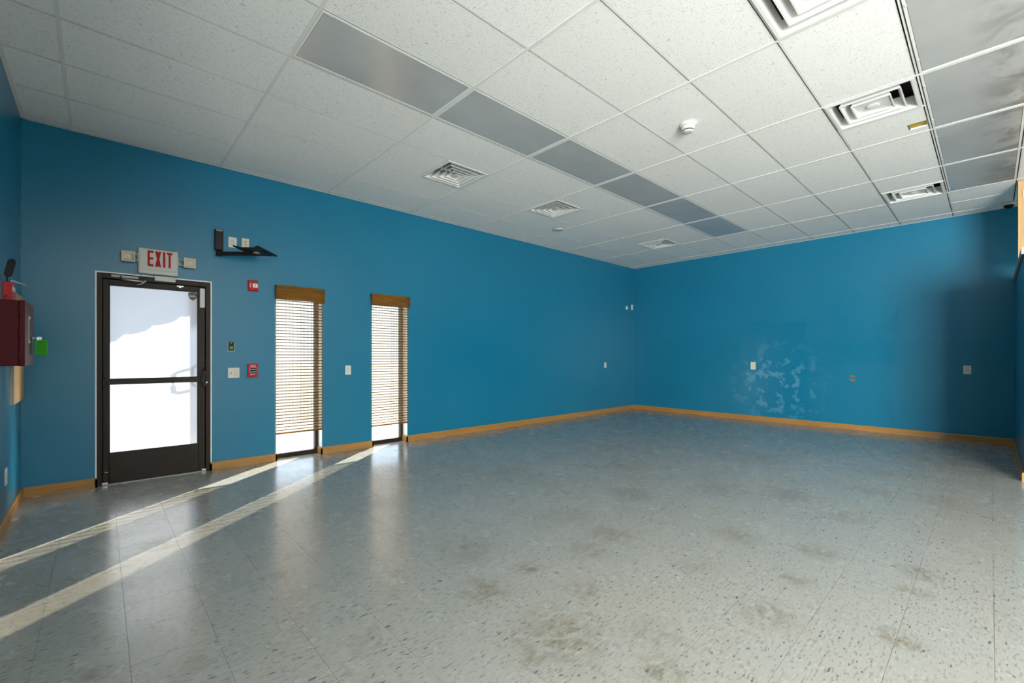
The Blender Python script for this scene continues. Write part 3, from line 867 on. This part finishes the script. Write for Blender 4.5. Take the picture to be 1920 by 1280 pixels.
for s, hx in ((-1, .212), (1, .728)):
    b = MB(); xe = .292 if s < 0 else .623
    for dz in (-.028, .028):
        b.tube([(xe, YL - .030, 2.318 + dz), (hx - s * .03, YL - .030, 2.318 + dz)], .006, 8)
    b.box(xe - .006, xe + .006, YL - .045, YL - .014, 2.27, 2.366)
    b.build('lamp_bracket', M['ivory_plastic'], t)
    b = MB(); q0, q1 = .030, .052
    v = []
    for (h_, y_) in ((.034, YL - .012), (.055, YL - .058), (.055, YL - .066), (.046, YL - .068), (.024, YL - .050)):
        v += [(hx - h_, y_, 2.318 - h_), (hx + h_, y_, 2.318 - h_), (hx + h_, y_, 2.318 + h_), (hx - h_, y_, 2.318 + h_)]
    f = [(0, 3, 2, 1)]
    for r_ in range(4):
        for k in range(4): f.append((r_ * 4 + k, r_ * 4 + (k + 1) % 4, r_ * 4 + 4 + (k + 1) % 4, r_ * 4 + 4 + k))
    f.append((16, 17, 18, 19))
    b.add(v, f)
    head = b.build('lamp_head', M['ivory_plastic'], t, .004, 2)
    MB().lathe((hx, YL - .0505, 2.318), [(.010, 0.001), (.010, -.006), (.004, -.009)], 12, 'y').build('bulb', M['lens_clear'], head)

# ------------------------------------------------------------------ TV wall mount
t = tag(empty('tv_wall_mount', (1.003, YL, 2.51)), 'black articulated TV wall mount with a flat-lying plate, no screen', 'tv mount')
MB().box(.962, 1.044, YL - .062, YL + .002, 2.508, 2.745).build('wall_column', M['black'], t, .008, 2)
MB().box(.972, 1.034, YL - .064, YL - .060, 2.722, 2.738).build('column_cap', M['ghost'], t)
zc = 2.470
cen = Vector((1.322, 5.672, zc)); lu = Vector((.624, .781, 0)).normalized(); su = Vector((.781, -.624, 0)).normalized()
piv = Vector((1.003, YL - .045, zc))
b = MB(); dd = (cen - piv); dl = dd.length; dn = dd.normalized(); dp = Vector((-dn.y, dn.x, 0))
b.obox((piv + cen) / 2 + Vector((0, 0, -.002)), (dn, dp, (0, 0, 1)), (dl / 2 + .02, .024, .019))
b.lathe((piv.x, piv.y, zc - .026), [(.030, 0), (.030, .052)], 18)
b.build('swing_arm', M['black'], t)
b = MB()
H1, H2 = .243, .128
for s in (-1, 1):                                # two long rails, slotted
    for k in range(5):
        b.obox(cen + su * (s * (H2 - .018)) + lu * (-H1 + .049 + k * .0975) + Vector((0, 0, .028)), (lu, su, (0, 0, 1)), (.036, .018, .003))
    b.obox(cen + su * (s * (H2 - .003)) + Vector((0, 0, .030)), (lu, su, (0, 0, 1)), (H1, .004, .009))
    b.obox(cen + su * (s * (H2 - .034)) + Vector((0, 0, .028)), (lu, su, (0, 0, 1)), (H1, .003, .004))
rails = b.build('slotted_rails', M['black'], t)
b = MB()
for k in (-.16, 0, .16):
    b.obox(cen + lu * k + Vector((0, 0, .026)), (su, lu, (0, 0, 1)), (H2 - .006, .030, .003))
b.obox(cen + Vector((0, 0, .022)), (su, lu, (0, 0, 1)), (.088, .20, .004))
b.build('screen_plate', M['black'], t)
b = MB()
b.lathe((cen.x, cen.y, zc - .002), [(.035, 0), (.035, .026)], 18)
b.build('tilt_joint', M['zinc'], t)
b = MB()
for k in (-.19, -.06, .08, .20):
    for s in (-.6, .6):
        p = cen + lu * k + su * (s * .11); b.lathe((p.x, p.y, zc + .019), [(.006, 0), (.006, .013)], 8)
b.build('bolt', M['steel'], t)

# ------------------------------------------------------------------ wall plates
def wp_box(b, wall, u0, u1, z0, z1, d0, d1):
    """box on a wall: u along the wall, d = distance out of the wall face"""
    if wall == 'L': b.box(u0, u1, YL - d1, YL - d0, z0, z1)
    elif wall == 'B': b.box(XB - d1, XB - d0, u0, u1, z0, z1)
    else: b.box(XF + d0, XF + d1, u0, u1, z0, z1)
def outlet(name, wall, u, z, w, h, label, cat, style='duplex', mat='white_plastic', group=None):
    base = {'L': (u, YL, z - h / 2), 'B': (XB, u, z - h / 2), 'F': (XF, u, z - h / 2)}[wall]
    t = tag(empty(name, base), label, cat, group)
    b = MB(); wp_box(b, wall, u - w / 2, u + w / 2, z - h / 2, z + h / 2, -.001, .006); b.build('cover_plate', M[mat], t, .0025, 2)
    if style == 'duplex':
        for s in (-1, 1):
            b = MB(); wp_box(b, wall, u - .017, u + .017, z + s * .0195 - .0145, z + s * .0195 + .0145, .005, .0085); r = b.build('receptacle', M['ivory_plastic'], t, .003, 1)
            b = MB()
            for du in (-.0065, .0065): wp_box(b, wall, u + du - .0012, u + du + .0012, z + s * .0195 - .002, z + s * .0195 + .007, .0083, .0088)
            wp_box(b, wall, u - .0025, u + .0025, z + s * .0195 - .010, z + s * .0195 - .006, .0083, .0088)
            b.build('slots', M['ghost'], r)
    elif style == 'jack':
        for s in (-1, 1):
            b = MB()
            wp_box(b, wall, u - .008, u + .008, z + s * .016 - .007, z + s * .016 + .007, .005, .012); b.build('jack', M['ghost'], t)
    elif style == 'block':
        b = MB(); wp_box(b, wall, u - w * .33, u + w * .33, z - h * .33, z + h * .33, .005, .022); b.build('jack_block', M[mat], t, .003, 1)
        b = MB(); wp_box(b, wall, u - .008, u + .008, z - .008, z + .008, .0215, .0235); b.build('jack', M['ghost'], t)
    elif style == 'double':
        for s, kind in ((-1, 'toggle'), (1, 'duplex')):
            uu = u + s * .023
            if kind == 'toggle':
                b = MB(); wp_box(b, wall, uu - .006, uu + .006, z - .012, z + .012, .005, .008); b.build('switch_slot', M['ghost'], t)
                b = MB(); wp_box(b, wall, uu - .004, uu + .004, z + .001, z + .012, .006, .020); b.build('toggle', M['ivory_plastic'], t)
            else:
                for s2 in (-1, 1):
                    b = MB(); wp_box(b, wall, uu - .017, uu + .017, z + s2 * .0195 - .0145, z + s2 * .0195 + .0145, .005, .0085); r = b.build('receptacle', M['ivory_plastic'], t, .003, 1)
                    b = MB()
                    for du in (-.0065, .0065): wp_box(b, wall, uu + du - .0015, uu + du + .0015, z + s2 * .0195 - .002, z + s2 * .0195 + .007, .0083, .0088)
                    b.build('slots', M['ghost'], r)
    b = MB()
    for s in ((0,) if style == 'duplex' else (-1, 1)):
        wp_box(b, wall, u - .003, u + .003, z + s * h * .40 - .003, z + s * h * .40 + .003, .0055, .0072)
    b.build('screw', M['steel'], t)
    return t
outlet('wall_outlet', 'L', 1.146, 2.627, .086, .122, 'white wall outlet beside the black TV mount column', 'outlet')
outlet('cable_plate', 'L', 1.278, 2.640, .078, .116, 'ivory cable wall plate behind the TV mount plate', 'wall plate', 'jack', 'ivory_plastic')
outlet('switch_plate', 'L', 1.157, 1.104, .118, .118, 'double white wall plate with a toggle switch beside the fire pull station', 'light switch', 'double')
outlet('wall_outlet', 'L', 2.528, 1.107, .080, .126, 'white wall outlet between the two narrow windows', 'outlet')
outlet('wall_outlet', 'L', 8.585, 1.095, .080, .120, 'white wall outlet on the darkest end of the door wall', 'outlet')
outlet('phone_jack', 'L', 9.478, 2.478, .085, .085, 'small square white jack high by the dark blue corner', 'wall plate', 'block')
outlet('wall_outlet', 'L', 9.712, 2.508, .075, .125, 'tall white plate high on the door wall, touching the far corner', 'outlet')
outlet('wall_outlet', 'B', 3.262, 1.105, .092, .150, 'ivory wall outlet among the scuffed paint patches', 'outlet', 'duplex', 'ivory_plastic')
outlet('wall_outlet', 'B', 0.240, 1.090, .085, .128, 'clean white wall outlet near the partition corner', 'outlet')
outlet('wall_outlet', 'F', 5.090, .375, .085, .130, 'white wall outlet low under the red alarm panel', 'outlet')
# torn drywall paper on the scuffed wall
def torn(b, cy, cz, pts):
    b.prism([(cy + y * .9, cz + z * .9) for y, z in pts], lambda u, w, tt: (tt, u, w), XB - .004, XB + .001)
b = MB()
torn(b, 1.65, .935, [(-.055, .015), (-.02, .032), (.035, .02), (.05, -.004), (.012, -.012), (-.03, -.006)])
torn(b, 1.65, .875, [(-.06, .012), (.02, .022), (.052, .014), (.045, -.005), (-.01, -.026), (-.045, -.012)])
b.build('torn_paper', M['torn'], wall_back)

# request-to-exit button
t = tag(empty('exit_button', (1.130, YL, 1.352)), 'steel wall plate with a green push button beside the door', 'push button')
MB().box(1.093, 1.167, YL - .006, YL + .001, 1.352, 1.468).build('plate', M['zinc'], t, .003, 2)
MB().box(1.101, 1.159, YL - .010, YL - .005, 1.362, 1.466).build('insert', M['black'], t, .002, 1)
MB().box(1.111, 1.149, YL - .020, YL - .009, 1.378, 1.416).build('button', M['green_btn'], t, .003, 2)
MB().lathe((1.130, YL - .009, 1.452), [(.006, 0), (.006, -.003)], 10, 'y').build('indicator', M['lens_clear'], t)

# fire pull station
t = tag(empty('fire_pull_station', (1.349, YL, 1.05)), 'red manual fire alarm pull station beside the double switch plate', 'fire alarm')
MB().box(1.296, 1.402, YL - .050, YL + .001, 1.052, 1.206).build('body', M['red_device'], t, .006, 2)
MB().box(1.306, 1.392, YL - .053, YL - .049, 1.060, 1.198).build('bezel', M['red_device'], t, .002, 1)
MB().box(1.314, 1.384, YL - .054, YL - .050, 1.098, 1.164).build('handle_border', M['white_plastic'], t)
MB().box(1.317, 1.381, YL - .066, YL - .050, 1.101, 1.161).build('handle', M['black'], t, .004, 2)
MB().box(1.322, 1.376, YL - .0668, YL - .0655, 1.139, 1.143).box(1.322, 1.376, YL - .0668, YL - .0655, 1.112, 1.115).build('handle_mark', M['white_plastic'], t)
text_mesh('FIRE', .034, M['white_plastic'], 'fire_lettering', t, on_left_wall(1.349, YL - .0536, 1.180), 1.0)
MB().lathe((1.324, YL - .053, 1.078), [(.006, .001), (.006, -.0012)], 10, 'y').box(1.334, 1.368, YL - .0540, YL - .0528, 1.076, 1.080).build('lower_mark', M['white_plastic'], t)

# fire horn strobe
t = tag(empty('fire_horn_strobe', (1.357, YL, 2.077)), 'red fire alarm horn with a white strobe lens above the switch plate', 'fire alarm')
MB().box(1.302, 1.412, YL - .030, YL + .001, 2.079, 2.205).build('base', M['red_device'], t, .008, 2)
MB().box(1.309, 1.405, YL - .044, YL - .029, 2.086, 2.198).build('body', M['red_device'], t, .010, 3)
MB().box(1.343, 1.397, YL - .062, YL - .043, 2.116, 2.166).build('strobe_lens', M['lens_clear'], t, .008, 2)
b = MB().box(1.354, 1.386, YL - .0635, YL - .0615, 2.128, 2.133).box(1.354, 1.386, YL - .0635, YL - .0615, 2.150, 2.154).lathe((1.370, YL - .0615, 2.141), [(.007, 0), (.007, -.003)], 10, 'y')
b.build('strobe_tube', M['ghost'], t)
text_mesh('FIRE', .026, M['white_plastic'], 'fire_lettering', t, on_left_wall(1.323, YL - .0446, 2.141) @ Matrix.Rotation(math.pi / 2, 4, 'Z'), 1.1)
text_mesh('FIRE', .012, M['white_plastic'], 'fire_lettering', t, on_left_wall(1.401, YL - .0446, 2.141) @ Matrix.Rotation(math.pi / 2, 4, 'Z'), 2.0)

# ------------------------------------------------------------------ fire alarm panel on the end wall
PX = -0.394
t = tag(empty('fire_alarm_panel', (XF, 4.9, 1.225)), 'maroon metal fire alarm cabinet with key and green tag on the end wall', 'alarm panel')
MB().box(XF - .001, PX - .030, 4.642, 5.148, 1.228, 1.694).build('cabinet_body', M['red_panel'], t, .003, 1)
pd = MB().box(PX - .029, PX, 4.640, 5.150, 1.226, 1.696).build('cabinet_door', M['red_panel'], t, .004, 2)
b = MB()
for zz in (1.30, 1.46, 1.62): b.tube([(PX - .030, 4.640, zz - .028), (PX - .030, 4.640, zz + .028)], .005, 8)
b.build('hinge', M['red_panel'], t)
MB().box(PX - .001, PX + .004, 4.842, 4.936, 1.395, 1.600).build('window_bezel', M['steel'], pd, .002, 1)
MB().box(PX + .003, PX + .0055, 4.856, 4.922, 1.412, 1.575).build('display_window', M['black'], pd)
b = MB()
b.lathe((0, 0, 0), [(.012, 0), (.012, .010)], 14)
b.v = [(PX + z, 5.075 + x, 1.440 + y) for x, y, z in b.v]
b.tube([(PX + .008, 5.075, 1.440), (PX + .028, 5.075, 1.440)], .004, 8)
b.obox((PX + .040, 5.075, 1.436), ((1, 0, 0), (0, 1, 0), (0, 0, 1)), (.013, .003, .013))
b.build('key', M['steel'], pd)
# the tag hangs from the key, facing into the room at an angle
a0 = Vector((.92, -.39, 0)).normalized(); n0 = Vector((.39, .92, 0)).normalized()
tc = Vector((PX + .052, 5.066, 1.368))
b = MB(); hw, hh = .040, .060
tagp = [(-hw, -hh + .006), (-hw + .006, -hh), (hw - .006, -hh), (hw, -hh + .006), (hw, hh - .016), (hw - .014, hh), (-hw + .014, hh), (-hw, hh - .016)]
b.prism(tagp, lambda u, w, tt: tuple(tc + a0 * u + Vector((0, 0, w)) + n0 * tt), -.0008, .0008)
gt = b.build('green_tag', M['green_tag'], t)
b = MB()
for k in range(7):
    wl = .030 if k else .020
    b.obox(tc + Vector((0, 0, .036 - k * .012)) - n0 * .0012 - a0 * (0.0 if k else .005), (a0, n0, (0, 0, 1)), (wl, .0004, .0011 if k else .003))
b.build('tag_print', M['green_ink'], gt)
# communicator box with paddle antenna on top of the cabinet
t2 = tag(empty('alarm_communicator', (-.478, 4.76, 1.694)), 'small red radio box with black paddle antenna on the alarm cabinet', 'radio box')
MB().box(-.508, -.462, 4.690, 4.880, 1.693, 1.826).build('body', M['red_device'], t2, .005, 2)
MB().box(-.4625, -.4605, 4.72, 4.85, 1.765, 1.80).build('face_label', M['sign_face'], t2)
MB().lathe((-.492, 4.6905, 1.722), [(.007, 0), (.007, -.002)], 10, 'y').build('screw_hole', M['black'], t2)
b = MB(); ad = Vector((.028, .03, .168)).normalized(); aw = Vector((.985, 0, -.17)).normalized(); an = ad.cross(aw).normalized(); aw = an.cross(ad).normalized()
a_base = Vector((-.486, 4.70, 1.826))
b.tube([a_base - Vector((0, 0, .004)), a_base + Vector((0, 0, .022)), a_base + Vector((.001, .002, .036))], .006, 8)
pc0 = a_base + Vector((.001, .002, .030)) + ad * .072
poly = [(-.021, -.052), (-.010, -.068), (.010, -.068), (.021, -.052), (.021, .050), (.015, .064), (.005, .070), (-.005, .070), (-.015, .064), (-.021, .050)]
b.prism(poly, lambda u, w, tt: tuple(pc0 + aw * u + ad * w + an * tt), -.005, .005)
b.build('paddle_antenna', M['black'], t2)
b = MB()
b.tube([(-.470, 4.71, 1.822), (-.468, 4.71, 1.842)], .007, 8)
b.obox((-.432, 4.74, 1.826), ((.060, .04, -.022), (-.04, .06, 0), (.02, 0, .06)), (.040, .008, .004))
b.build('bracket_arm', M['steel'], t2)
b = MB(); b.tube([(-.522, 4.60, 2.08), (-.527, 4.63, 1.98), (-.522, 4.665, 1.89), (-.505, 4.70, 1.822)], .0022, 6)
b.build('antenna_cable', M['ghost'], t2)
# tan board in the corner behind the cabinet
wb = tag(empty('wall_board', (XF, 5.63, .90)), 'tan wooden backing board on the end wall behind the alarm cabinet', 'board')
MB().box(XF - .001, XF + .020, 5.300, YL - .004, .905, 1.830).build('panel', M['tanboard'], wb)
MB().box(XF - .001, XF + .024, 5.288, 5.300, .905, 1.830).build('edge_strip', M['zinc'], wb)

# ------------------------------------------------------------------ outside
g = struct(MB().box(-40, 60, YL + WT, 80, -.25, -.16).build('ground_outside', M['asphalt']), 'worn pale parking lot outside the windows', 'ground')
walk = struct(MB().box(-12, 20, YL + WT, YL + 3.2, -.2, -.02).build('sidewalk', M['concrete']), 'pale concrete walk outside the narrow windows', 'pavement')
# sloping tiled porch roof edge over the entrance: shades the top of the door glass
rk = struct(empty('roof_porch', (2.0, 7.5, 2.0)), 'sloping terracotta tile edge of the porch roof outside', 'roof')
b = MB(); yp = YL + 1.5; k_ = 1.5 / -SUN_XY.y
def shadow_src(x, z): return x - SUN_XY.x * k_, z + 0.281 * k_
slope = .45
xs, zs = shadow_src(-.9, 1.473 - slope * .966)
poly = []
N = 150; span = 3.6
for q_ in range(N + 1):
    s = span * q_ / N
    poly.append((xs + s, zs + slope * s - .055 * (1 - abs(math.sin(math.pi * (s - .02) / .235))) + .01))
top = [(xs + span, zs + slope * span + .5), (xs, zs + 1.9)]
b.prism(poly + top, lambda u, w, tt: (u, tt, w), yp, yp + .10)
b.build('tile_edge', M['terracotta'], rk)
